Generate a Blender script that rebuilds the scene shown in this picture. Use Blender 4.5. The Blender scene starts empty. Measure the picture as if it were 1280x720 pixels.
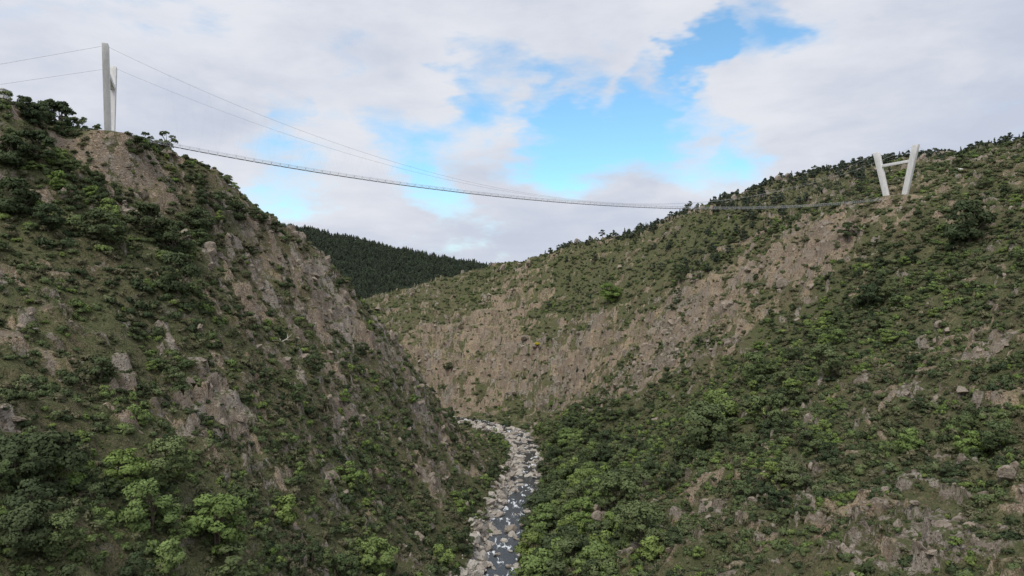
import bpy, bmesh, math, numpy as np, time
from mathutils import Vector, Matrix
rng=np.random.default_rng(7)
scene=bpy.context.scene
scene.view_settings.view_transform='Standard'
scene.view_settings.look='None'
scene.view_settings.exposure=0

# ------------------------------------------------------------------ noise
def _hash(ix,iy,seed):
    h=(ix*374761393+iy*668265263+seed*974634777)&0xffffffff
    h=((h^(h>>13))*1274126177)&0xffffffff
    return (h^(h>>16))&0xffffffff
def perlin(x,y,seed=0):
    x=np.asarray(x,float);y=np.asarray(y,float)
    ix=np.floor(x).astype(np.int64);iy=np.floor(y).astype(np.int64)
    fx=x-ix;fy=y-iy
    u=fx*fx*fx*(fx*(fx*6-15)+10);v=fy*fy*fy*(fy*(fy*6-15)+10)
    def g(dx,dy):
        a=_hash(ix+dx,iy+dy,seed)/4294967296.0*2*math.pi
        return np.cos(a)*(fx-dx)+np.sin(a)*(fy-dy)
    a=g(0,0);b=g(1,0);c=g(0,1);d=g(1,1)
    return ((a+(b-a)*u)+((c+(d-c)*u)-(a+(b-a)*u))*v)*1.5
def fbm(x,y,o=4,seed=0,gain=.5):
    s=0;a=1;t=0
    for i in range(o):
        s=s+a*perlin(x*2**i+i*17.3,y*2**i-i*9.1,seed+i);t+=a;a*=gain
    return s/t*1.35
def ridged(x,y,o=4,seed=0):
    s=0;a=1;t=0
    for i in range(o):
        s=s+a*(1-2*np.abs(perlin(x*2.1**i+i*7.7,y*2.1**i+i*3.3,seed+i)));t+=a;a*=.5
    return s/t
def sstep(a,b,x):
    t=np.clip((x-a)/(b-a),0,1);return t*t*(3-2*t)

# ------------------------------------------------------------------ terrain survey (bearing, elevation, range)
F=853.0
def W(px,py,Y): return ((px-640)/F*Y,Y,(360-py)/F*Y)
C=[]
for p in [(-100,95,240),(0,125,252),(50,160,265),(140,168,280),(200,196,295),(250,218,305),(290,246,315),(340,288,330),
 (380,308,345),(420,338,360),(455,378,370),(490,422,385),(525,472,395),(560,518,405),(600,566,415),(622,600,409),
 (0,300,195),(0,450,155),(0,600,120),(0,720,100),(0,200,228),
 (130,230,262),(150,300,230),(150,450,180),(150,600,140),(150,720,115),
 (300,290,312),(300,350,285),(300,450,230),(300,600,175),(300,720,140),
 (420,400,335),(420,480,290),(420,600,235),(420,720,185),
 (510,520,345),(510,620,285),(510,720,225),(560,560,370),(560,620,320),(560,720,250),(583,720,266),(598,650,338),
 (700,720,245),(800,720,200),(950,720,165),(1100,720,140),(1280,720,120),
 (700,640,320),(760,600,350),(850,600,290),(1000,600,225),(1150,600,190),(1280,600,165),
 (700,560,465),(760,520,470),(850,500,430),(1000,480,340),(1150,450,290),(1280,430,250),
 (700,500,600),(850,430,500),(1000,370,450),(1150,330,400),(1280,300,350),
 (850,350,590),(950,300,560),(1050,264,492),(1115,245,482),(1200,240,450),(1280,225,430),
 (850,276,720),(920,250,700),(980,226,690),(1040,214,680),(1110,204,660),(1200,196,620),(1280,178,560),
 (700,318,800),(640,332,850),(600,338,880),(540,352,900),(460,380,850),
 (560,505,640),(620,500,640),(500,440,700),(560,420,720),(640,420,700),(720,420,640),(780,370,650),(700,370,740),
 (620,375,790),(550,385,800),(480,405,760),
 (370,290,1600),(480,313,1600),(600,338,1600),(700,340,1600),(250,270,1700),
 (400,345,1300),(480,350,1300)]:
    C.append(W(*p))
C+= [(-200,340,42),(-260,300,70),(-300,240,95),(-320,100,70),(-200,90,15),(-120,60,-30),(-180,400,-8),(-120,440,-55),(-80,470,-90),
 (-40,500,-110),(-260,450,10),(-200,540,-60),(-120,570,-105),(-350,600,-20),(-110,620,-113),(-250,660,-108),(-400,700,-100),
 (-330,800,-40),(-300,1050,-40),(-150,1050,-20),(0,1050,-10),(150,1000,30),(-500,1000,10),(-600,600,60),(-700,300,110),(-900,1200,90),
 (300,900,95),(400,800,120),(500,400,125),(400,200,80),(260,90,20),(600,620,150),(800,300,140),(900,900,110),(500,0,60),
 (-60,0,-80),(60,0,-72),(-45,90,-82),(45,90,-74),(-200,-100,0),(200,-100,10),(-600,-100,80),(0,2300,20),(-800,2300,80),(800,2000,70),
 (0,-200,-100),(500,1500,60)]
RIV=np.array([(-25,-300),(-18,0),(-14,120),(-10,200),(-6,268),(-2,338),(5,380),(9,420),(11,490),(3,545),(-30,590),(-110,625),(-250,665),(-400,705),(-700,760)],float)
for x,y in RIV[1:-1]: C.append((x,y,-115.0))
C=np.array(C)
CX=C[:,:2]/100.0; N=len(C)
def phi(d2): return np.sqrt(d2+0.14**2)
D2=((CX[:,None]-CX[None])**2).sum(-1)
A=np.zeros((N+3,N+3));A[:N,:N]=phi(D2)-0.02*np.eye(N);A[:N,N]=1;A[:N,N+1:]=CX;A[N,:N]=1;A[N+1:,:N]=CX.T
sol=np.linalg.solve(A,np.concatenate([C[:,2],[0,0,0]]))
def base(x,y):
    x=np.asarray(x,float);y=np.asarray(y,float);sh=x.shape
    xf=x.ravel()/100;yf=y.ravel()/100;out=np.empty(len(xf))
    for i in range(0,len(xf),40000):
        a=xf[i:i+40000,None];b=yf[i:i+40000,None]
        out[i:i+40000]=phi((a-CX[:,0])**2+(b-CX[:,1])**2)@sol[:N]+sol[N]+a[:,0]*sol[N+1]+b[:,0]*sol[N+2]
    out=out.reshape(sh)
    r=np.hypot(x,y-700);w=sstep(1300,2600,r)
    return out*(1-w)+w*(10+60*fbm(x/1500,y/1500,3,91))
def rivdist(x,y):
    best=np.full(np.shape(x),1e9);sg=np.ones(np.shape(x))
    for i in range(len(RIV)-1):
        a=RIV[i];b=RIV[i+1];d=b-a;L=(d**2).sum()
        t=np.clip(((x-a[0])*d[0]+(y-a[1])*d[1])/L,0,1)
        ex=x-a[0]-t*d[0];ey=y-a[1]-t*d[1];q=np.hypot(ex,ey)
        s=np.sign(ex*d[1]-ey*d[0]);m=q<best
        best=np.where(m,q,best);sg=np.where(m,s,sg)
    return best,sg
def survey(px,py,fn=base):
    Y=np.arange(75,1900,1.5);u=(px-640)/F;v=(360-py)/F
    h=fn(u*Y,Y);k=np.argmax(h>v*Y)
    if not (h>v*Y).any(): k=len(Y)-1
    return u*Y[k],Y[k],h[k]
def blobs(lst):
    out=[]
    for px,py,r,w in lst:
        x,y,z=survey(px,py);rx=r*y/F
        out.append((x,y,rx,rx*1.5,w))
    return out
ROCKB=blobs([(385,345,42,.7),(310,335,35,.6),(350,385,30,.4),(245,440,40,.6),(70,400,55,.5),(30,450,50,.4),(430,515,36,.6),(300,590,45,.4),(240,550,30,.5),
 (570,610,28,.35),(500,440,28,.45),(470,540,30,.4),(330,480,30,.4),(420,370,32,.6),(540,530,28,.4),(460,640,30,.25),(200,510,30,.3),(380,450,25,.4),(480,650,20,.3),(600,640,18,.4),(120,330,30,.3),
 (1180,670,70,.65),(900,670,50,.5),(1080,640,40,.45),(1060,700,50,.45),(1240,620,40,.4),(880,390,60,.55),(980,330,50,.5),(780,480,45,.6),(1200,430,50,.45),(1130,500,40,.4),(830,430,40,.5),(1060,300,35,.45),
 (170,215,55,.5),(560,460,40,.45),(640,480,40,.5),(720,470,40,.55),(840,380,30,.65),(730,410,16,.8),(610,400,30,.4),(660,440,30,.4),(1010,640,40,.35),(1250,500,30,.3),(690,500,30,.4)])
TANB=blobs([(170,205,60,.8),(110,185,40,.7),(60,400,50,.35),(610,430,65,.9),(650,370,50,.7),(720,460,60,.7),(800,440,65,.65),(890,385,65,.65),(970,325,60,.65),(1040,270,35,.7),
 (560,480,55,.75),(520,430,40,.4),(900,670,35,.5),(1100,640,30,.4),(1200,420,60,.4),(1100,470,40,.4),(540,620,40,.2),(1110,250,20,.7),(1250,180,40,.35),(1020,300,45,.5),(1230,250,50,.25),(350,380,60,.25)])
GREENB=blobs([(1100,400,110,.35),(1200,320,90,.35),(1000,450,70,.35),(760,560,110,.5),(850,540,90,.5),(1000,560,80,.4),(850,320,50,.35),(200,640,110,.5),(60,580,90,.4),(60,240,80,.4),
 (200,290,70,.4),(180,380,80,.3),(750,365,35,.55),(680,395,30,.6),(710,340,50,.5),(1150,560,80,.3),(350,420,50,.25),(450,690,90,.35),(640,515,30,.8),(900,290,60,.5),(590,365,30,.5),(800,400,30,.4),(440,590,45,.45),(380,570,40,.4),(500,600,35,.35),(560,680,40,.5),(1060,400,60,.3),(640,345,40,.4)])
def bsum(B,x,y):
    s=0
    for bx,by,sx,sy,w in B: s=s+w*np.exp(-(((x-bx)/sx)**2+((y-by)/sy)**2))
    return np.minimum(s,.95)
def masks(x,y):
    wx=x+9*fbm(x/22,y/22,4,5);wy=y+9*fbm(x/22,y/22,4,6)
    br=bsum(ROCKB,wx,wy);bt=bsum(TANB,wx,wy);bg=bsum(GREENB,wx,wy)
    n1=fbm(wx/26,wy/30,5,11,.6);n1b=fbm(wx/8,wy/10,4,15,.6)
    n2=fbm(wx/24,wy/28,5,21,.65);n2b=fbm(wx/9,wy/12,5,25,.7)
    rock=sstep(.0,.16,n1*.5+n1b*.75+br*.48-bg*.46-.19)
    tan=sstep(.0,.28,n2*.9+n2b*1.1+bt*.72-bg*.42-.27)
    green=np.clip(bg+.4*fbm(wx/30,wy/30,4,31),0,1)
    return rock,tan,green
LT=np.array([-165.,280.]);RT=np.array([271.,482.])
def H(x,y,mk=None):
    x=np.asarray(x,float);y=np.asarray(y,float)
    if mk is None: mk=masks(x,y)
    rock,tan,green=mk
    h=base(x,y)
    far=sstep(900,1500,y)
    d,sg=rivdist(x,y)
    dl=np.hypot(x-LT[0],y-LT[1]);dr=np.hypot(x-RT[0],y-RT[1])
    fade=sstep(8,40,d)*sstep(7,30,dl)*sstep(10,40,dr)
    rr=np.maximum(rock,.6*tan)
    hn=4.2*fbm(x/55,y/55,3,41)+3.6*(ridged(x/24,y/30,3,51)-.45)+1.2*fbm(x/7,y/7,3,61)
    rk=5.2*(ridged(x/12,y/14,3,71)-.3)+1.5*(ridged(x/3.8,y/4.6,3,81)-.4)
    h2=h+hn*fade*(1+far*2)+rk*rr*fade*(1+.5*sstep(500,640,y))
    st=5.5+2.5*sstep(500,640,y);wv_=4*fbm(x/16,y/16,3,87);q=(h2+wv_)/st;fl=np.floor(q);fr=q-fl
    tr=(fl+sstep(.42,.66,fr)*.87+fr*.13)*st-wv_
    h2=h2+(tr-h2)*np.clip(rr+.25,0,1)*fade*.85
    for dd,zz in((dl,62.9),(dr,64.9)):
        w=1-sstep(8,20,dd);h2=h2*(1-w)+zz*w
    bed=-117.2+1.1*np.maximum(0,fbm(x/4,y/4,3,95))+.15*d*(sg<0)
    w=sstep(6,12.5,d)
    h2=np.where(d<12.5,bed*(1-w)+h2*w,h2)
    h2=np.where(d<20,np.maximum(h2,-117.2),h2)
    return h2

gx=np.unique(np.concatenate([[-9000,-7000,-5000,-3500,-2600,-2000,-1600],np.arange(-1300,-400,14),np.arange(-400,-220,3),np.arange(-220,-100,1.1),np.arange(-100,110,.8),np.arange(110,330,1.15),np.arange(330,520,2.5),np.arange(520,1200,16),[1300,1600,2000,2600,3500,5000,7000,9000]]).astype(float))
gy=np.unique(np.concatenate([[-3000,-2000,-1200,-700,-400,-200,-100,-50,0,30],np.arange(50,80,3),np.arange(80,260,.85),np.arange(260,520,1.15),np.arange(520,900,1.6),np.arange(900,1250,10),np.arange(1250,1800,9),np.arange(1800,2600,40),[2700,3200,4000,5500,7500,10000]]).astype(float))
GX,GY=np.meshgrid(gx,gy)
MK=masks(GX,GY)
GZ=H(GX,GY,MK)
nx,ny=len(gx),len(gy)
def fill_mesh(me,co,q):
    k=q.shape[1]
    me.vertices.add(len(co));me.vertices.foreach_set('co',np.ascontiguousarray(co,dtype=np.float32).ravel())
    me.loops.add(q.size);me.loops.foreach_set('vertex_index',q.astype(np.int32).ravel())
    me.polygons.add(len(q));me.polygons.foreach_set('loop_start',np.arange(0,q.size,k,dtype=np.int32))
    me.update(calc_edges=True)
def grid_mesh(name,X,Y,Z,ny,nx):
    me=bpy.data.meshes.new(name)
    co=np.stack([X,Y,Z],-1).reshape(-1,3).astype(np.float32)
    i=np.arange((ny-1)*(nx-1));r=i//(nx-1);c=i%(nx-1);a=r*nx+c
    fill_mesh(me,co,np.stack([a,a+1,a+nx+1,a+nx],-1).astype(np.int32));return me
def add_obj(name,me,parent=None):
    o=bpy.data.objects.new(name,me);scene.collection.objects.link(o)
    if parent: o.parent=parent
    return o
def fattr(me,name,v,dom='POINT'):
    a=me.attributes.new(name,'FLOAT',dom);a.data.foreach_set('value',np.asarray(v,np.float32).ravel())

# ------------------------------------------------------------------ node helpers
def new_mat(name):
    m=bpy.data.materials.new(name);m.use_nodes=True
    nt=m.node_tree;nt.nodes.clear();return m,nt
class NB:
    def __init__(s,nt): s.nt=nt
    def n(s,t,**k):
        nd=s.nt.nodes.new(t)
        for a,b in k.items(): setattr(nd,a,b)
        return nd
    def put(s,inp,v):
        if hasattr(v,'is_output'): s.nt.links.new(v,inp)
        else:
            if isinstance(v,(tuple,list)) and len(v)==3 and inp.type=='RGBA': v=(*v,1)
            inp.default_value=v
    def math(s,op,a,b=0.5,c=None,clamp=False):
        nd=s.n('ShaderNodeMath',operation=op,use_clamp=clamp);s.put(nd.inputs[0],a);s.put(nd.inputs[1],b)
        if c is not None:s.put(nd.inputs[2],c)
        return nd.outputs[0]
    def vmath(s,op,a,b=(0,0,0)):
        nd=s.n('ShaderNodeVectorMath',operation=op);s.put(nd.inputs[0],a)
        if op=='SCALE': s.put(nd.inputs[3],b)
        else: s.put(nd.inputs[1],b)
        return nd.outputs['Value'] if op in('DOT_PRODUCT','LENGTH') else nd.outputs[0]
    def noise(s,vec,scale,detail=4,rough=.55,dist=0,out='Fac'):
        nd=s.n('ShaderNodeTexNoise');s.put(nd.inputs['Vector'],vec);nd.inputs['Scale'].default_value=scale
        nd.inputs['Detail'].default_value=detail;nd.inputs['Roughness'].default_value=rough;nd.inputs['Distortion'].default_value=dist
        return nd.outputs[out]
    def mr(s,v,a,b,c=0.,d=1.,smooth=True):
        nd=s.n('ShaderNodeMapRange');nd.interpolation_type='SMOOTHSTEP' if smooth else 'LINEAR'
        s.put(nd.inputs[0],v)
        for i,x in enumerate((a,b,c,d)): s.put(nd.inputs[1+i],x)
        return nd.outputs[0]
    def mix(s,f,a,b,bt='MIX'):
        nd=s.n('ShaderNodeMix',data_type='RGBA',blend_type=bt);s.put(nd.inputs[0],f);s.put(nd.inputs[6],a);s.put(nd.inputs[7],b)
        return nd.outputs[2]
    def attr(s,name,t='GEOMETRY',out='Fac'):
        nd=s.n('ShaderNodeAttribute',attribute_type=t,attribute_name=name);return nd.outputs[out]
    def bsdf(s,col,rough=.9,bump=None,spec=.2):
        b=s.n('ShaderNodeBsdfPrincipled');s.put(b.inputs['Base Color'],col);s.put(b.inputs['Roughness'],rough)
        b.inputs['Specular IOR Level'].default_value=spec
        if bump is not None:
            bn=s.n('ShaderNodeBump');bn.inputs['Strength'].default_value=bump[1];bn.inputs['Distance'].default_value=bump[2];s.put(bn.inputs['Height'],bump[0])
            s.nt.links.new(bn.outputs[0],b.inputs['Normal'])
        return b
    def out(s,sh):
        o=s.n('ShaderNodeOutputMaterial');s.nt.links.new(sh,o.inputs['Surface'])

def rock_colour(b,P,nA,nB,low):
    c=b.mix(low,(.27,.225,.18),(.40,.35,.295))
    c=b.mix(b.mr(nA,.53,.70),c,(.54,.50,.44))
    c=b.mix(b.mr(nB,.53,.66),c,(.10,.083,.064))
    c=b.mix(b.mr(nA,.44,.33),c,(.155,.125,.09))
    return c
m_ground,nt=new_mat('hillside_ground');b=NB(nt)
geo=b.n('ShaderNodeNewGeometry');P=geo.outputs['Position']
NCs=b.n('ShaderNodeSeparateColor');nt.links.new(b.noise(P,.42,5,.72,0,'Color'),NCs.inputs[0]);nA,nBm,nCm=NCs.outputs
NFs=b.n('ShaderNodeSeparateColor');nt.links.new(b.noise(P,1.7,3,.72,0,'Color'),NFs.inputs[0]);fA,fB,fC=NFs.outputs
l1=b.attr('l1');l2=b.attr('l2');l3=b.attr('l3');l4=b.attr('l4')
rc=rock_colour(b,P,nA,fA,l1)
tanc=b.mix(b.mr(nBm,.38,.60),(.27,.195,.13),(.46,.365,.265))
tanc=b.mix(b.math('MULTIPLY',l3,.75),tanc,(.225,.165,.13))
tanc=b.mix(b.math('MULTIPLY',l4,.7),tanc,(.47,.36,.225))
tanc=b.mix(b.mr(fB,.52,.66),tanc,(.60,.51,.405))
tanc=b.mix(b.mr(fB,.47,.35),tanc,(.125,.10,.065))
tanc=b.mix(b.math('MULTIPLY',l2,b.mr(nA,.44,.56)),tanc,(.17,.165,.08))
gc=b.mix(l1,(.175,.145,.088),(.115,.125,.058))
gc=b.mix(b.mr(nCm,.42,.60),gc,(.145,.155,.07))
gc=b.mix(b.math('MULTIPLY',l2,.55),gc,(.18,.135,.09))
gc=b.mix(b.math('MULTIPLY',l4,.6),gc,(.215,.21,.10))
gc=b.mix(b.mr(fC,.5,.68),gc,(.25,.215,.14))
gc=b.mix(b.mr(fC,.48,.36),gc,(.05,.057,.03))
gc=b.mix(b.math('MULTIPLY',b.attr('green'),.45),gc,(.092,.125,.048))
wt=b.mr(b.math('ADD',b.attr('tan'),b.math('MULTIPLY',b.math('SUBTRACT',nBm,.5),2.4)),.38,.58)
col=b.mix(wt,gc,tanc)
sep=b.n('ShaderNodeSeparateXYZ');nt.links.new(geo.outputs['Normal'],sep.inputs[0])
steep=b.mr(sep.outputs[2],.60,.40)
wr=b.math('ADD',b.attr('rock'),b.math('MULTIPLY',b.math('SUBTRACT',nCm,.5),2.2))
wr=b.math('MAXIMUM',b.mr(wr,.42,.56),b.math('MULTIPLY',steep,b.mr(nA,.45,.54)))
rc2=b.mix(b.math('MULTIPLY',b.attr('tan'),.5),rc,(.33,.25,.18))
col=b.mix(wr,col,rc2)
moss=b.math('MULTIPLY',b.mr(sep.outputs[2],.58,.82),b.mr(nBm,.45,.55))
col=b.mix(b.math('MULTIPLY',moss,b.math('SUBTRACT',1.,b.math('MULTIPLY',b.attr('tan'),.7))),col,(.12,.13,.06))
bc=b.mix(b.mr(nA,.4,.6),(.20,.18,.155),(.44,.41,.365))
col=b.mix(b.mr(b.math('ADD',b.attr('bed'),b.math('MULTIPLY',b.math('SUBTRACT',nBm,.5),.8)),.4,.6),col,bc)
col=b.mix(b.attr('forest'),col,(.05,.068,.046))
hgt=b.math('ADD',nA,b.math('MULTIPLY',fA,.45))
bs=b.bsdf(col,.95,(hgt,1.0,2.0),.1);b.out(bs.outputs[0])

me=grid_mesh('hillside_terrain',GX,GY,GZ,ny,nx)
rock,tan,green=MK
dR,sR=rivdist(GX,GY)
bed=np.clip(1-np.maximum(dR-np.where(sR<0,10,7),0)/5,0,1)*(GY<600)
forest=sstep(1000,1200,GY)
fattr(me,'rock',rock*(1-forest));fattr(me,'tan',tan);fattr(me,'green',green);fattr(me,'bed',bed);fattr(me,'forest',forest)
fattr(me,'l1',sstep(-.3,.3,fbm(GX/11,GY/11,4,301)));fattr(me,'l2',sstep(0,.4,fbm(GX/24,GY/24,4,305)));fattr(me,'l3',sstep(.0,.3,fbm(GX/13,GY/16,5,309,.65)));fattr(me,'l4',sstep(.1,.4,fbm(GX/17,GY/20,5,315,.65)))
me.polygons.foreach_set('use_smooth',np.ones(len(me.polygons),bool))
me.materials.append(m_ground)
terrain=add_obj('hillside_terrain',me)

# ------------------------------------------------------------------ river
m_water,nt=new_mat('river_water');b=NB(nt)
geo=b.n('ShaderNodeNewGeometry');P=geo.outputs['Position']
Ps=b.vmath('MULTIPLY',P,(1,.35,1))
fo=b.noise(Ps,.36,5,.66,.5)
wf=b.mr(fo,.56,.63)
col=b.mix(wf,(.014,.019,.022),(.75,.79,.82))
bs=b.bsdf(col,b.math('ADD',.06,b.math('MULTIPLY',wf,.6)),(b.noise(Ps,1.6,3,.6),.5,.4),.4);b.out(bs.outputs[0])
R=RIV;dense=[]
for i in range(len(R)-1):
    n=max(2,int(np.hypot(*(R[i+1]-R[i]))/4))
    for k in range(n): dense.append(R[i]+(R[i+1]-R[i])*k/n)
dense=np.array(dense)
for _ in range(8): dense[1:-1]=(dense[:-2]+dense[2:]+dense[1:-1]*2)/4
tg=np.gradient(dense,axis=0);tg/=np.linalg.norm(tg,axis=1)[:,None];nr=np.stack([tg[:,1],-tg[:,0]],-1)
us=np.linspace(-12,12,14)
RX=dense[:,0:1]+nr[:,0:1]*us;RY=dense[:,1:2]+nr[:,1:2]*us
RZ=-115.6+.12*fbm(RX/3,RY/3,3,3)
me=grid_mesh('river_water',RX,RY,RZ,len(dense),len(us));me.materials.append(m_water)
me.polygons.foreach_set('use_smooth',np.ones(len(me.polygons),bool))
add_obj('river',me)

# ------------------------------------------------------------------ plant meshes
def leaf_mat(name,c1,c2,c3,transl=.2):
    m,nt=new_mat(name);b=NB(nt)
    oi=b.n('ShaderNodeObjectInfo')
    col=b.mix(oi.outputs['Random'],c1,c2)
    col=b.mix(b.math('MULTIPLY',b.mr(b.noise(oi.outputs['Location'],.035,2,.6),.45,.65),.55),col,c3)
    v=b.math('ADD',.6,b.math('MULTIPLY',b.attr('clump'),.8))
    col=b.mix(1.,col,v,'MULTIPLY')
    bs=b.n('ShaderNodeBsdfDiffuse');b.put(bs.inputs[0],col)
    tr=b.n('ShaderNodeBsdfTranslucent');b.put(tr.inputs[0],col)
    mx=b.n('ShaderNodeMixShader');mx.inputs[0].default_value=transl
    nt.links.new(bs.outputs[0],mx.inputs[1]);nt.links.new(tr.outputs[0],mx.inputs[2]);b.out(mx.outputs[0])
    return m
L_dark=leaf_mat('leaf_dark',(.070,.096,.052),(.108,.136,.070),(.115,.138,.066))
L_mid=leaf_mat('leaf_mid',(.118,.158,.074),(.175,.205,.100),(.165,.210,.085))
L_bright=leaf_mat('leaf_bright',(.175,.25,.076),(.24,.30,.10),(.20,.265,.11))
L_heath=leaf_mat('leaf_heath',(.140,.138,.086),(.20,.185,.115),(.18,.195,.10))
L_yellow=leaf_mat('leaf_broom_yellow',(.6,.5,.04),(.6,.5,.04),(.55,.48,.05))
L_pine=leaf_mat('leaf_pine',(.072,.096,.066),(.108,.130,.085),(.09,.11,.084))  # lighter and slightly bluish: distance haze painted into the leaf colour
m_bark,nt=new_mat('bark');b=NB(nt);geo=b.n('ShaderNodeNewGeometry')
b.out(b.bsdf(b.mix(b.noise(geo.outputs['Position'],6,2,.6),(.07,.055,.04),(.20,.165,.13)),.95).outputs[0])

def leaves(cent,nrm,size,rg,aspect=.65):
    n=len(cent)
    nn=nrm+rg.normal(0,.5,(n,3));nn/=np.linalg.norm(nn,axis=1)[:,None]+1e-9
    f=np.sign((nn*nrm).sum(1));nn*=np.where(f==0,1,f)[:,None]
    r=rg.normal(0,1,(n,3));u=np.cross(nn,r);u/=np.linalg.norm(u,axis=1)[:,None]+1e-9;v=np.cross(nn,u)
    s=(size*rg.uniform(.6,1.3,n))[:,None]
    co=np.stack([cent+u*s,cent+v*s*aspect,cent-u*s,cent-v*s*aspect],1).reshape(-1,3)
    sn=nrm*.65+nn*.35;sn/=np.linalg.norm(sn,axis=1)[:,None]
    return co,np.repeat(sn,4,0)
def tube(p,r,sides=6):
    p=np.asarray(p,float);n=len(p);r=np.broadcast_to(r,(n,))
    t=np.gradient(p,axis=0);t/=np.linalg.norm(t,axis=1)[:,None]+1e-9
    ref=np.array([0,0,1.]) if abs(t[:,2]).mean()<.8 else np.array([1.,0,0])
    u=np.cross(t,ref);u/=np.linalg.norm(u,axis=1)[:,None];v=np.cross(t,u)
    a=np.linspace(0,2*np.pi,sides,endpoint=False)
    co=(p[:,None]+r[:,None,None]*(np.cos(a)[None,:,None]*u[:,None]+np.sin(a)[None,:,None]*v[:,None])).reshape(-1,3)
    i=np.arange(n-1)[:,None]*sides;j=np.arange(sides)[None];k=(j+1)%sides
    return co,np.stack([i+j,i+k,i+k+sides,i+j+sides],-1).reshape(-1,4)
class MB:
    def __init__(s): s.co=[];s.q=[];s.m=[];s.c=[];s.nn=[];s.n=0
    def add(s,co,q,mat=0,cl=None,nn=None):
        s.co.append(co);s.q.append(np.asarray(q)+s.n);s.m.append(np.full(len(q),mat));s.c.append(np.full(len(co),.5) if cl is None else cl)
        s.nn.append(np.zeros((len(co),3)) if nn is None else nn);s.n+=len(co)
    def addleaves(s,co,nn,mat,cl):
        s.add(co,np.arange(len(co)).reshape(-1,4),mat,np.repeat(cl,4),nn)
    def mesh(s,name,mats,attr=True):
        me=bpy.data.meshes.new(name);co=np.concatenate(s.co);q=np.concatenate(s.q);mi=np.concatenate(s.m).astype(np.int32)
        fill_mesh(me,co,q);me.polygons.foreach_set('material_index',mi)
        if attr:
            fattr(me,'clump',np.concatenate(s.c))
            me.polygons.foreach_set('use_smooth',np.ones(len(q),bool))
            me.normals_split_custom_set_from_vertices(np.concatenate(s.nn).tolist())
        for m in mats: me.materials.append(m)
        return me
def lump_leaves(rg,cs,rs,n,size,flat=.85,centre=None):
    K=len(cs);w=rs**2/np.sum(rs**2);k=rg.choice(K,n,p=w)
    d=rg.normal(0,1,(n,3));d/=np.linalg.norm(d,axis=1)[:,None];d[:,2]=np.where(d[:,2]<-.3,-d[:,2],d[:,2])
    rad=rs[k]*rg.uniform(.6,1.08,n)
    c=cs[k]+d*rad[:,None]*np.array([1,1,flat])
    g=c-(cs.mean(0) if centre is None else centre);g/=np.linalg.norm(g,axis=1)[:,None]+1e-9
    dn=d*.65+g*.35;dn/=np.linalg.norm(dn,axis=1)[:,None]
    ck=rg.uniform(0,1,K)[k]*.6+rg.uniform(0,.4,n)
    co,nn=leaves(c,dn,size,rg)
    return co,nn,ck
def bush_mesh(name,seed,mat,n=300,size=.15,h=.85):
    rg=np.random.default_rng(seed);K=9
    a=rg.uniform(0,2*np.pi,K);r=rg.uniform(0,.62,K)
    cs=np.stack([r*np.cos(a),r*np.sin(a),rg.uniform(.15,.6,K)*h*(1.1-r*.6)],-1);rs=rg.uniform(.28,.48,K)
    mb=MB();co,nn,cl=lump_leaves(rg,cs,rs,n,size);co[:,2]=np.maximum(co[:,2],-.15);mb.addleaves(co,nn,0,cl)
    for i in range(2):
        c=cs[i];t,q=tube([[0,0,-.2],[c[0]*.5,c[1]*.5,c[2]*.6],c],[.05,.035,.015],4);mb.add(t,q,1)
    return mb.mesh(name,[mat,m_bark])
def tree_mesh(name,seed,mat,n=3200,size=.034,crown=.5,trunk=.28,K=26):
    rg=np.random.default_rng(seed)
    a=rg.uniform(0,2*np.pi,K);zz=rg.uniform(0,1,K);prof=np.sin(np.pi*(.18+.75*zz))**.7
    r=crown*.78*prof*np.sqrt(rg.uniform(.1,1,K))
    cs=np.stack([r*np.cos(a),r*np.sin(a)*.95,trunk+ (.9-trunk)*zz],-1);rs=rg.uniform(.09,.18,K)
    mb=MB();co,nn,cl=lump_leaves(rg,cs,rs,n,size,.8,np.array([0,0,.4]));mb.addleaves(co,nn,0,cl)
    top=np.array([rg.normal(0,.03),rg.normal(0,.03),.62])
    t,q=tube([[0,0,-.08],[.01,0,.1],[top[0]*.5,top[1]*.5,.32],top],[.035,.028,.02,.008],7);mb.add(t,q,1)
    for i in range(0,K,2):
        c=cs[i];z0=rg.uniform(.14,.5);s0=np.array([top[0]*z0,top[1]*z0,z0]);mid=(s0+c)/2+rg.normal(0,.02,3)
        t,q=tube([s0,mid,c],[.014,.009,.004],5);mb.add(t,q,1)
    return mb.mesh(name,[mat,m_bark])
def pine_mesh(name,seed,mat,n=420,size=.05,wd=.2):
    rg=np.random.default_rng(seed);K=16
    z=np.linspace(.2,.97,K);a=rg.uniform(0,6.28,K);r=wd*.6*(1.05-z)*rg.uniform(.4,1.2,K)
    cs=np.stack([r*np.cos(a),r*np.sin(a),z],-1);rs=wd*(1.12-z)*.62+.02
    mb=MB();co,nn,cl=lump_leaves(rg,cs,rs,n,size,.55);mb.addleaves(co,nn,0,cl)
    t,q=tube([[0,0,-.05],[0,0,.5],[0,0,.98]],[.018,.012,.004],5);mb.add(t,q,1)
    return mb.mesh(name,[mat,m_bark])
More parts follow.
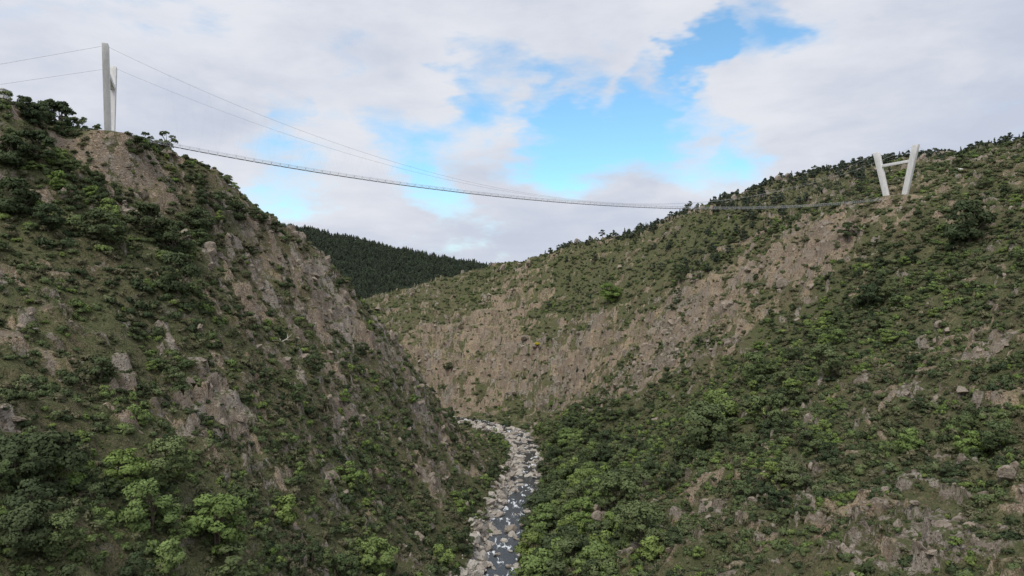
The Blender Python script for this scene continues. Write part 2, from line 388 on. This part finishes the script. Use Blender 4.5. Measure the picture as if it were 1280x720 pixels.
def rock_mesh(name,seed,mat,sc=(1,1,1),planes=15):
    rg=np.random.default_rng(seed);bm=bmesh.new();bmesh.ops.create_icosphere(bm,subdivisions=4,radius=1)
    nn=rg.normal(0,1,(planes,3));nn/=np.linalg.norm(nn,axis=1)[:,None];cc=rg.uniform(.5,.95,planes)
    for v in bm.verts:
        d=np.array(v.co);dn=nn@d;m=dn>.05
        r=min(1.25,(cc[m]/dn[m]).min() if m.any() else 1.25)
        p=d*r;p*=1+.05*math.sin(7*p[0]+seed)*math.sin(6*p[1]+2)*math.sin(8*p[2]+1)
        v.co=p*np.array(sc)
    me=bpy.data.meshes.new(name);bm.to_mesh(me);bm.free();me.materials.append(mat);return me
m_rock,nt=new_mat('grey_rock');b=NB(nt);geo=b.n('ShaderNodeNewGeometry')
s1=b.n('ShaderNodeSeparateColor');nt.links.new(b.noise(geo.outputs['Position'],.8,5,.72,0,'Color'),s1.inputs[0])
oi=b.n('ShaderNodeObjectInfo');rc=rock_colour(b,None,s1.outputs[0],s1.outputs[1],oi.outputs['Random'])
rc=b.mix(b.math('MULTIPLY',oi.outputs['Random'],.4),rc,(.37,.29,.21))
b.out(b.bsdf(rc,.95,(s1.outputs[2],1.,.9),.1).outputs[0])
m_stone,nt=new_mat('pale_river_stone');b=NB(nt);geo=b.n('ShaderNodeNewGeometry')
oi=b.n('ShaderNodeObjectInfo')
sn_=b.noise(geo.outputs['Position'],1.5,4,.7)
sc=b.mix(oi.outputs['Random'],(.29,.25,.205),(.55,.51,.45));sc=b.mix(b.mr(sn_,.5,.68),sc,(.17,.145,.12))
b.out(b.bsdf(sc,.9,(sn_,.6,.4),.15).outputs[0])

def proto_collection(name,meshes):
    c=bpy.data.collections.new(name)
    for i,me in enumerate(meshes):
        o=bpy.data.objects.new(f'{name}_{i:02d}',me);c.objects.link(o)
    return c
def scatter(name,coll,pts,rot,scl,idx):
    n=len(pts);me=bpy.data.meshes.new(name);me.vertices.add(n);me.vertices.foreach_set('co',np.asarray(pts,np.float32).ravel())
    a=me.attributes.new('rot','FLOAT_VECTOR','POINT');a.data.foreach_set('vector',np.asarray(rot,np.float32).ravel())
    a=me.attributes.new('scl','FLOAT_VECTOR','POINT');a.data.foreach_set('vector',np.asarray(scl,np.float32).ravel())
    a=me.attributes.new('idx','INT','POINT');a.data.foreach_set('value',np.asarray(idx,np.int32).ravel())
    o=add_obj(name,me)
    ng=bpy.data.node_groups.new(name+'_nodes','GeometryNodeTree')
    ng.interface.new_socket('Geometry',in_out='INPUT',socket_type='NodeSocketGeometry');ng.interface.new_socket('Geometry',in_out='OUTPUT',socket_type='NodeSocketGeometry')
    gi=ng.nodes.new('NodeGroupInput');go=ng.nodes.new('NodeGroupOutput')
    ip=ng.nodes.new('GeometryNodeInstanceOnPoints');ci=ng.nodes.new('GeometryNodeCollectionInfo')
    ci.inputs['Collection'].default_value=coll;ci.inputs['Separate Children'].default_value=True;ci.inputs['Reset Children'].default_value=True
    def na(nm,t):
        x=ng.nodes.new('GeometryNodeInputNamedAttribute');x.data_type=t;x.inputs['Name'].default_value=nm
        return [s for s in x.outputs if s.enabled and s.name=='Attribute'][0]
    l=ng.links.new
    l(gi.outputs[0],ip.inputs['Points']);l(ci.outputs[0],ip.inputs['Instance']);ip.inputs['Pick Instance'].default_value=True
    l(na('idx','INT'),ip.inputs['Instance Index']);l(na('rot','FLOAT_VECTOR'),ip.inputs['Rotation']);l(na('scl','FLOAT_VECTOR'),ip.inputs['Scale'])
    l(ip.outputs[0],go.inputs[0])
    md=o.modifiers.new('scatter','NODES');md.node_group=ng
    return o
def fan(y1,y2,dens,k=.9):
    n=int(k*(y2*y2-y1*y1)*dens)
    y=np.sqrt(rng.uniform(y1*y1,y2*y2,n));x=rng.uniform(-k,k,n)*y;return x,y
def near_bridge(x,y,r=9): return (np.hypot(x-LT[0],y-LT[1])<r)|(np.hypot(x-RT[0],y-RT[1])<r+3)

# ---- shrubs
bm_=[]
for i in range(3): bm_.append(bush_mesh('bush_d%d'%i,100+i,L_dark))
for i in range(3): bm_.append(bush_mesh('bush_m%d'%i,110+i,L_mid))
for i in range(2): bm_.append(bush_mesh('bush_b%d'%i,120+i,L_bright))
for i in range(3): bm_.append(bush_mesh('bush_h%d'%i,130+i,L_heath,260,.14,.65))
bcoll=proto_collection('shrub_kinds',bm_)
P_=[];S_=[];I_=[]
LOWB=blobs([(850,560,150,1.),(150,640,160,1.),(460,700,90,1.),(1080,420,120,.7)])
for (y1,y2,dn,smin,smax) in [(70,200,.72,.4,2.1),(200,330,.42,.5,2.8),(330,560,.27,.65,3.1),(560,960,.11,.7,2.9)]:
    x,y=fan(y1,y2,dn)
    rk,tn_,gr=masks(x,y);d,sg=rivdist(x,y)
    cl=fbm(x/9,y/9,4,201,.6);cl2=fbm(x/35,y/35,3,205)
    pv=(.62+1.3*cl+.45*cl2+.40*gr)*(1-.55*rk)*(1-np.clip(.78-1.2*np.clip(cl,0,1),.1,1)*tn_)
    pv=np.where(d<np.where(sg<0,12.5,8.5),pv*.02,pv)
    keep=(rng.uniform(0,1,len(x))<pv)&~near_bridge(x,y)
    x,y,rk,tn_,gr,cl,cl2=[q[keep] for q in(x,y,rk,tn_,gr,cl,cl2)]
    z=H(x,y)
    s=smin+(smax-smin)*np.clip(rng.uniform(0,1,len(x))**2.4*.95+.4*np.clip(cl,0,1)+.25*gr*rng.uniform(0,1,len(x)),0,1.2)
    s*=(1-.35*rk)*(1-.30*tn_)
    u=rng.uniform(0,1,len(x))+.6*fbm(x/16,y/16,3,211)
    green=gr+.8*cl2
    low_=bsum(LOWB,x,y)
    ub=.99-.22*np.clip(green,0,1)*(cl>0)-.16*low_
    kind=np.where(u<.42-.2*green,8+rng.integers(0,3,len(x)),np.where(u<.66-.15*low_,rng.integers(0,3,len(x)),np.where(u<ub,3+rng.integers(0,3,len(x)),6+rng.integers(0,2,len(x)))))
    P_.append(np.stack([x,y,z-.05*s],-1));S_.append(np.stack([s*rng.uniform(.85,1.25,len(x)),s*rng.uniform(.85,1.25,len(x)),s*rng.uniform(.8,1.35,len(x))],-1));I_.append(kind)
P_=np.concatenate(P_);S_=np.concatenate(S_);I_=np.concatenate(I_)
rot=np.stack([rng.normal(0,.12,len(P_)),rng.normal(0,.12,len(P_)),rng.uniform(0,6.28,len(P_))],-1)
scatter('shrub_cover',bcoll,P_,rot,S_,I_)

# ---- trees
T_dark=[tree_mesh('tree_d%d'%i,300+i,L_dark,3600,.031,.55,.2) for i in range(3)]
T_mid=[tree_mesh('tree_m%d'%i,310+i,L_mid,3600,.031,.52,.2) for i in range(3)]
T_bright=[tree_mesh('tree_b%d'%i,320+i,L_bright,3600,.031,.5,.16) for i in range(3)]
T_pine=[pine_mesh('pine_%d'%i,330+i,L_pine) for i in range(3)]
ws=[tree_mesh('wood_%d'%i,360+i,[L_dark,L_mid,L_bright][i//3],1700,.040,.50,.12,20) for i in range(9)]
tcoll=proto_collection('tree_kinds',ws)
x,y=fan(100,600,.026)
rk,tn_,gr=masks(x,y);d,sg=rivdist(x,y)
bank=np.where(sg>0,sstep(85,25,d)*sstep(8,11,d)*(y<530)*(y>205),sstep(28,14,d)*(d>12)*.6)
low=bsum(blobs([(190,650,90,.9),(60,590,70,.7),(330,650,60,.5),(450,710,60,.7),(900,560,80,.8),(980,500,60,.7),(1070,400,70,.6),(640,512,22,1.),(180,290,70,.6),(50,220,70,.7),(870,310,40,.6),(270,260,30,.5),(1000,620,60,.4),(1240,560,50,.5),(920,300,40,.4),(540,700,40,.6),(1150,330,60,.5),(1000,440,60,.5),(440,590,40,.4)]),x,y)
cl=np.clip(fbm(x/18,y/18,3,231),0,1)
p=np.clip(bank*.8+low*.6+.03+.42*cl*(1-tn_),0,1)*(1-.5*rk)
keep=(rng.uniform(0,1,len(x))<p)&(d>9.5)&~near_bridge(x,y,14)
x,y,d,sg,bank,low=[q[keep] for q in(x,y,d,sg,bank,low)]
z=H(x,y);s=(3.2+5.2*rng.uniform(0,1,len(x))**1.4)*(1+.75*bank*(sg>0)+.3*low)*np.where(d<15,.6,1)
u=rng.uniform(0,1,len(x))+.6*fbm(x/25,y/25,2,222)+.10*bank
k=np.where(u<.36,rng.integers(0,3,len(x)),np.where(u<.84,3+rng.integers(0,3,len(x)),6+rng.integers(0,3,len(x))))
w=s*rng.uniform(.95,1.35,len(x))
scatter('riverside_woodland',tcoll,np.stack([x,y,z-.12*s],-1),np.stack([rng.normal(0,.06,len(x)),rng.normal(0,.06,len(x)),rng.uniform(0,6.28,len(x))],-1),np.stack([w,w,s],-1),k)

pcoll=proto_collection('pine_kinds',T_pine+[tree_mesh('tree_sky%d'%i,340+i,L_pine,600,.06,.45,.22,16) for i in range(3)])
x=rng.uniform(40,640,26000);y=rng.uniform(560,900,26000)
sk=np.exp(-((y-(870-.47*x+0.0))/55)**2)
dens=fbm(x/40,y/40,3,231)
p=np.where(x>150,.06+.50*sk*(dens>-.1)+.25*(dens>.15),.02+.10*sk)
keep=rng.uniform(0,1,len(x))<p*.5
x,y=x[keep],y[keep];z=H(x,y);s=3+7*rng.uniform(0,1,len(x))**1.5
scatter('ridge_pine_trees',pcoll,np.stack([x,y,z-.2],-1),np.stack([0*x,0*x,rng.uniform(0,6.28,len(x))],-1),np.stack([s,s,s],-1),np.where(rng.uniform(0,1,len(x))<.3,rng.integers(0,3,len(x)),rng.integers(3,6,len(x))))
T_far=[pine_mesh('far_pine_%d'%i,350+i,L_pine,110,.1,.26) for i in range(3)]
fcoll=proto_collection('forest_kinds',T_far)
n=26000;x=rng.uniform(-850,150,n);y=rng.uniform(1080,1700,n);z=H(x,y);s=rng.uniform(7,13,n)
scatter('distant_pine_forest',fcoll,np.stack([x,y,z-.3],-1),np.stack([0*x,0*x,rng.uniform(0,6.28,n)],-1),np.stack([s,s,s],-1),rng.integers(0,3,n))

# ---- rocks
rm=[rock_mesh('crag_%d'%i,400+i,m_rock,[(1,.7,1.2),(1.2,.8,.7),(.7,.6,1.5),(1.3,1,.6),(1,.8,1)][i]) for i in range(5)]
rcoll=proto_collection('crag_kinds',rm)
P_=[];S_=[]
for y1,y2,dn,sm,sx in [(75,230,.28,.3,2.2),(230,420,.20,.4,3.2),(420,900,.08,.5,4.2)]:
    x,y=fan(y1,y2,dn);rk,tn_,gr=masks(x,y)
    cl=fbm(x/6,y/6,3,241);d,_=rivdist(x,y)
    keep=(rng.uniform(0,1,len(x))<np.clip(rk*(.45+1.3*cl)+.16*tn_+.006,0,1))&~near_bridge(x,y,12)&(d>12);x,y,rk=x[keep],y[keep],rk[keep]
    s=sm+(sx*(.35+.65*rk)-sm)*rng.uniform(0,1,len(x))**2.8;z=H(x,y)
    P_.append(np.stack([x,y,z-.3*s],-1));S_.append(s[:,None]*rng.uniform(.75,1.3,(len(x),3)))
P_=np.concatenate(P_);S_=np.concatenate(S_);n=len(P_)
scatter('rock_outcrops',rcoll,P_,np.stack([rng.normal(0,.3,n),rng.normal(.2,.3,n),rng.normal(.6,.7,n)],-1),S_,rng.integers(0,5,n))
sm_=[rock_mesh('boulder_%d'%i,420+i,m_stone,[(1.2,.9,.7),(1,1,.6),(1.4,.8,.6),(1,.8,.8)][i],22) for i in range(4)]
scoll=proto_collection('boulder_kinds',sm_)
n=13000;y=rng.uniform(215,600,n);k=rng.uniform(-15,10,n)
ci=np.searchsorted(dense[:,1][:int(np.argmax(dense[:,1]>600))],y);ci=np.clip(ci,0,len(dense)-1)
x=dense[ci,0]+nr[ci,0]*k;y=dense[ci,1]+nr[ci,1]*k+rng.uniform(-2,2,n)
d,sg=rivdist(x,y);sd=d*sg
pr=np.where(y>385,np.where(np.abs(sd-1)<3.5,.10,.40),np.where(sd<-5.5,.65,np.where(sd>7,.2,.02)))
pr=pr*(.5+1.4*fbm(x/8,y/8,2,251))
keep=(rng.uniform(0,1,n)<pr)&(sd>-15)&(sd<10);x,y=x[keep],y[keep];n=len(x)
z=np.maximum(H(x,y),-116.2);s=.3+2.9*rng.uniform(0,1,n)**2.8
scatter('river_boulders',scoll,np.stack([x,y,z+.1*s],-1),np.stack([rng.normal(0,.2,n),rng.normal(0,.2,n),rng.uniform(0,6.28,n)],-1),s[:,None]*rng.uniform(.8,1.3,(n,3)),rng.integers(0,4,n))

# ---- individual standing trees (bearing, elevation of the foot, crown size)
TL=[(222,372,66,'d'),(45,160,44,'d'),(75,160,42,'d'),(30,150,36,'d'),(58,150,34,'d'),(172,192,28,'d'),(20,275,58,'d'),(60,290,50,'d'),(45,205,55,'d'),(15,215,50,'d'),(130,310,58,'d'),(185,295,56,'d'),
 (215,320,60,'d'),(250,292,44,'d'),(275,268,36,'d'),(300,278,30,'d'),(325,285,22,'d'),(345,292,20,'d'),(60,625,120,'d'),(20,610,90,'d'),(155,615,66,'b'),(212,610,74,'m'),(190,665,96,'b'),
 (270,690,90,'b'),(80,700,70,'m'),(25,715,80,'d'),(470,718,60,'b'),(1212,303,66,'d'),(1085,385,40,'d'),(1060,300,26,'d'),(945,480,50,'m'),(880,560,70,'m'),(960,540,62,'m'),(800,680,66,'m'),
 (670,712,58,'b'),(715,710,54,'m'),(762,378,32,'b'),(560,465,14,'d'),(850,350,26,'d'),(1250,565,46,'m'),(1030,470,44,'m'),(580,690,34,'d'),(900,530,52,'b'),(770,640,60,'m')]
bank_={'d':T_dark,'m':T_mid,'b':T_bright}
for i,(px,py,sz,kk) in enumerate(TL):
    x,y,z=survey(px,py,H)
    h=sz*y/F/1.05*rng.uniform(.85,1.0);o=add_obj('oak_tree',bank_[kk][i%3])
    o.location=(x,y,z-.12*h);w=h*rng.uniform(1.0,1.2);o.scale=(w,w,h);o.rotation_euler=(0,0,rng.uniform(0,6.28))
yb=bush_mesh('broom',500,L_yellow)
o=add_obj('yellow_broom_bush',yb);x,y,z=survey(673,440,H);o.location=(x,y,z+.5);o.scale=(4.2,4.2,3.8)
m_dead,nt=new_mat('bleached_wood');b=NB(nt);geo=b.n('ShaderNodeNewGeometry')
b.out(b.bsdf(b.mix(b.noise(geo.outputs['Position'],5,4,.6),(.42,.38,.33),(.68,.64,.58)),.9).outputs[0])
x,y,z=survey(355,440,H);mb=MB()
t,q=tube([[-2.4,0,-.4],[-.6,0,.7],[1,.1,1.7],[2.2,0,2.8]],[.25,.19,.13,.05],7);mb.add(t,q)
for a0,a1 in [((-.6,0,.7),(-1.4,.6,1.8)),((.6,0,1.4),(1.6,-.4,1.2)),((1,.1,1.7),(.8,.5,2.9)),((-1.3,0,.2),(-.4,-.6,-.2))]:
    t,q=tube([a0,(np.array(a0)+a1)/2+.08,a1],[.11,.08,.03],5);mb.add(t,q)
o=add_obj('fallen_dead_tree',mb.mesh('fallen_dead_tree',[m_dead],False));o.location=(x,y-.6,z+.7);o.scale=(1.5,1.5,1.5)

# ------------------------------------------------------------------ suspension bridge
m_conc,nt=new_mat('pale_concrete');b=NB(nt);geo=b.n('ShaderNodeNewGeometry')
Pc=b.vmath('MULTIPLY',geo.outputs['Position'],(1,1,.25))
b.out(b.bsdf(b.mix(b.mr(b.noise(Pc,.8,5,.65),.35,.7),(.80,.79,.77),(.66,.65,.63)),.8,(b.noise(geo.outputs['Position'],3,3,.6),.2,.1)).outputs[0])
m_steel,nt=new_mat('galvanised_steel');b=NB(nt);bs=b.bsdf((.50,.51,.52),.5,None,.5);bs.inputs['Metallic'].default_value=.2;b.out(bs.outputs[0])
m_grate,nt=new_mat('deck_grating');b=NB(nt);b.out(b.bsdf((.40,.40,.40),.7).outputs[0])
bridge=add_obj('suspension_footbridge',None)
ax=(RT-LT)/np.linalg.norm(RT-LT);wv=np.array([-ax[1],ax[0]])
SP=np.linalg.norm(RT-LT)
ZL,ZR=64.0,65.5;TLz,TRz=95.0,98.3
def P3(base2,a,w,z): return np.array([base2[0]+ax[0]*a+wv[0]*w,base2[1]+ax[1]*a+wv[1]*w,z])
def prism(b2,secs):
    co=[];q=[]
    for z,ah,w0,w1 in secs:
        co+= [P3(b2,-ah,w0,z),P3(b2,ah,w0,z),P3(b2,ah,w1,z),P3(b2,-ah,w1,z)]
    for i in range(len(secs)-1):
        for j in range(4): q.append([i*4+j,i*4+(j+1)%4,i*4+4+(j+1)%4,i*4+4+j])
    q.append([3,2,1,0]);n=(len(secs)-1)*4;q.append([n,n+1,n+2,n+3]);return np.array(co),np.array(q)
def finish(mb,name,mat,bev=0):
    me=mb.mesh(name,[mat],False);bm=bmesh.new();bm.from_mesh(me);bmesh.ops.recalc_face_normals(bm,faces=bm.faces);bm.to_mesh(me);bm.free()
    o=add_obj(name,me,bridge)
    if bev:
        md=o.modifiers.new('b','BEVEL');md.width=bev;md.segments=2;md.limit_method='ANGLE'
    return o
for nm,b2,z0,z1 in [('west_tower',LT,ZL,TLz),('east_tower',RT,ZR,TRz)]:
    for s in(-1,1):
        mb=MB();secs=[]
        for f in np.linspace(0,1,7):
            wc=5.6+9.4*f;hw=1.9+.35*f
            secs.append((z0-6+(z1-z0+6)*f,1.1,s*(wc-hw),s*(wc+hw)))
        mb.add(*prism(b2,secs));finish(mb,f'{nm}_leg',m_conc,.12)
    mb=MB();zc=z0+(z1-z0)*.68;w=5.6+9.4*.70-2.1
    mb.add(*prism(b2,[(zc-1.0,.85,-w,w),(zc+1.0,.85,-w,w)]));finish(mb,f'{nm}_crossbeam',m_conc,.1)
    mb=MB();mb.add(*prism(b2,[(z0-8,2.2,-8.5,8.5),(z0-.9,2.2,-8.5,8.5)]));finish(mb,f'{nm}_footing',m_conc,.1)
s=np.linspace(0,1,131)
dz=lambda s:63.2+ (63.4-63.2)*s-17.3*4*s*(1-s)
def deckp(s,w,dzv=0): 
    a=s*SP;return np.stack([LT[0]+ax[0]*a+wv[0]*w,LT[1]+ax[1]*a+wv[1]*w,dz(s)+dzv+0*w],-1)
mb=MB()
for i in range(130):
    a,c=s[i]+.0006,s[i+1]-.0006
    p=[deckp(a,-.65),deckp(c,-.65),deckp(c,.65),deckp(a,.65)];lo=[v-np.array([0,0,.12]) for v in p]
    mb.add(np.array(p+lo),[[0,1,2,3],[7,6,5,4],[0,4,5,1],[1,5,6,2],[2,6,7,3],[3,7,4,0]])
finish(mb,'deck',m_grate)
mb=MB()
for w in(-.7,.7):
    for hgt,r in[(0,.05),(.4,.02),(.8,.02),(1.25,.04)]:
        mb.add(*tube(deckp(s,w*(1+.15*hgt),hgt),r,4))
    for i in range(131):
        mb.add(*tube(np.array([deckp(s[i],w,-.2),deckp(s[i],w*1.2,1.3)]),.06,4))
finish(mb,'railing',m_steel)
mb=MB()
for i in range(0,131): mb.add(*tube(np.array([deckp(s[i],-1.0,-.2),deckp(s[i],1.0,-.2)]),.05,4))
finish(mb,'cross_frames',m_steel)
def cab(s,sd):
    q=(1-2*s)**2;zt=TLz*(1-s)+TRz*s-.3;zz=(dz(.5)+1.6)+(zt-(dz(.5)+1.6))*q
    w=sd*(1.3+13.4*q);a=s*SP
    return np.stack([LT[0]+ax[0]*a+wv[0]*w,LT[1]+ax[1]*a+wv[1]*w,zz],-1)
for sd in(-1,1):
    mb=MB();mb.add(*tube(cab(s,sd),.05,6));finish(mb,'main_cable',m_steel)
    mb=MB()
    for i in range(6,125,2):
        c=cab(s[i:i+1],sd)[0]
        for j in(-1,1): mb.add(*tube(np.array([c,deckp(s[i+j],sd*.95,-.1)]),.008,3))
    finish(mb,'hanger_cables',m_steel)
    for nm,b2,dr,zt in[('west',LT,-1,TLz),('east',RT,1,TRz)]:
        e=P3(b2,dr*52,sd*12.5,0);g=float(H(np.array([e[0]]),np.array([e[1]]))[0]);e[2]=g+.6
        mb=MB();mb.add(*tube(np.array([P3(b2,0,sd*14.8,zt-.3),e]),.055,6));finish(mb,f'{nm}_back_stay',m_steel)
        bb=(e[0],e[1]);mb=MB();mb.add(*prism(bb,[(g-6,2.2,-1.6,1.6),(g+.1,2.2,-1.6,1.6),(g+1.0,1.2,-1.1,1.1)]));finish(mb,f'{nm}_anchor_block',m_conc,.1)
for nm,b2,zz,dr in[('west',LT,63.1,1),('east',RT,63.3,-1)]:
    mb=MB();o2=(b2[0]+ax[0]*dr*3.,b2[1]+ax[1]*dr*3.)
    mb.add(*prism(o2,[(zz-1.0,4.5,-1.3,1.3),(zz-.25,4.5,-1.3,1.3)]));finish(mb,f'{nm}_landing',m_conc,.08)
hut=add_obj('concrete_hut',None)
hx,hy,hz=survey(4,124,H)
def boxm(name,sx,sy,sz,loc,mat,par,rz=0,bev=.04):
    bm=bmesh.new();bmesh.ops.create_cube(bm,size=1)
    for v in bm.verts: v.co=Vector((v.co.x*sx,v.co.y*sy,v.co.z*sz))
    bmesh.ops.bevel(bm,geom=bm.edges[:],offset=bev,segments=1)
    me=bpy.data.meshes.new(name);bm.to_mesh(me);bm.free();me.materials.append(mat)
    o=add_obj(name,me,par);o.location=loc;o.rotation_euler=(0,0,rz);return o
boxm('walls',5,4,3.2,(0,0,1.0),m_conc,hut);boxm('roof_slab',5.5,4.5,.3,(0,0,2.76),m_conc,hut);boxm('door',1,.08,2.0,(.8,-2.03,.9),m_steel,hut);boxm('window',1,.08,.8,(-1.2,-2.03,1.5),m_grate,hut)
hut.location=(hx-1,hy,hz)
mb=MB()
fx=np.linspace(0,1,26);FX=LT[0]-8+30*fx;FY=LT[1]-5+14*fx;FZ=H(FX,FY)
for a,b_,c in zip(FX,FY,FZ): mb.add(*tube([[a,b_,c-.3],[a,b_,c+1.2]],.04,4))
for hh in(.6,1.15): mb.add(*tube(np.stack([FX,FY,FZ+hh],-1),.025,4))
add_obj('cliff_fence',mb.mesh('cliff_fence',[m_steel],False))

# ------------------------------------------------------------------ light, sky
EL,AZ=math.radians(58),math.radians(210)
S=Vector((math.cos(EL)*math.sin(AZ),math.cos(EL)*math.cos(AZ),math.sin(EL)))
sl=bpy.data.lights.new('sun','SUN');sl.energy=1.9;sl.angle=math.radians(24);sl.color=(1,.95,.87)
so=bpy.data.objects.new('sun',sl);scene.collection.objects.link(so);so.rotation_euler=S.to_track_quat('Z','Y').to_euler()
world=bpy.data.worlds.new('World');scene.world=world;world.use_nodes=True
world.cycles.sampling_method='MANUAL';world.cycles.sample_map_resolution=512
nt=world.node_tree;nt.nodes.clear();b=NB(nt)
sky=b.n('ShaderNodeTexSky');sky.sky_type='NISHITA';sky.sun_disc=False;sky.sun_elevation=EL;sky.sun_rotation=AZ;sky.ozone_density=1.5;sky.air_density=1.0;sky.dust_density=.3
tc=b.n('ShaderNodeTexCoord');D=b.vmath('NORMALIZE',tc.outputs['Generated'])
bg1=b.n('ShaderNodeBackground');b.put(bg1.inputs[0],b.mix(1.,sky.outputs[0],(.92,1.33,1.40),'MULTIPLY'));bg1.inputs[1].default_value=.145
st=b.vmath('MULTIPLY',D,(1,1,2.6))
wn=b.vmath('SUBTRACT',b.noise(st,3.2,5,.65,0,'Color'),(.5,.5,.5))
DW=b.vmath('NORMALIZE',b.vmath('ADD',D,b.vmath('MULTIPLY',wn,(.34,.0,.16))))
tot=None
for px,py,r,w in [(745,170,5.5,.65),(690,185,5.,.5),(620,110,4.5,.6),(690,120,3.5,.5),(800,110,3.5,.65),(835,80,3.,.55),(850,60,3.5,.7),(935,8,5,.7),(880,30,3.,.6),(600,180,4.,.5),(510,175,4.5,.5),(340,228,5.0,.5),(545,262,4.5,.5),(620,290,3,.4),(850,180,5,.55),(920,185,3,.4),(1010,0,4.,.3),(780,200,5,.4),(350,130,2.5,.4),(450,60,2.5,.2)]:
    v=Vector(((px-640)/F,1,(360-py)/F)).normalized()
    dt=b.vmath('DOT_PRODUCT',DW,tuple(v))
    e=b.mr(dt,math.cos(math.radians(r)),math.cos(math.radians(r*.2)),0.,w)
    tot=e if tot is None else b.math('ADD',tot,e)
cn=b.noise(st,5.5,7,.6,.2)
gap=b.math('ADD',tot,b.math('MULTIPLY',b.math('SUBTRACT',cn,.5),2.6))
gapm=b.mr(gap,.12,1.12,0.,.95)
c1=b.noise(b.vmath('MULTIPLY',D,(1,1,3.2)),2.3,6,.55,.3)
shade=b.math('ADD',b.math('MULTIPLY',c1,.75),b.math('MULTIPLY',cn,.25))
ccol=b.mix(b.mr(shade,.36,.60),(.56,.61,.73),(.78,.80,.86))
bg2=b.n('ShaderNodeBackground');b.put(bg2.inputs[0],ccol);bg2.inputs[1].default_value=1.0
mx=b.n('ShaderNodeMixShader');b.put(mx.inputs[0],gapm);nt.links.new(bg2.outputs[0],mx.inputs[1]);nt.links.new(bg1.outputs[0],mx.inputs[2])
wo=b.n('ShaderNodeOutputWorld');nt.links.new(mx.outputs[0],wo.inputs[0])

cam=bpy.data.cameras.new('camera');co=bpy.data.objects.new('camera',cam);scene.collection.objects.link(co)
cam.sensor_width=36;cam.lens=24*F/853.3;cam.clip_end=30000;cam.clip_start=1
co.location=(0,0,0);co.rotation_euler=(math.radians(90),0,0);scene.camera=co
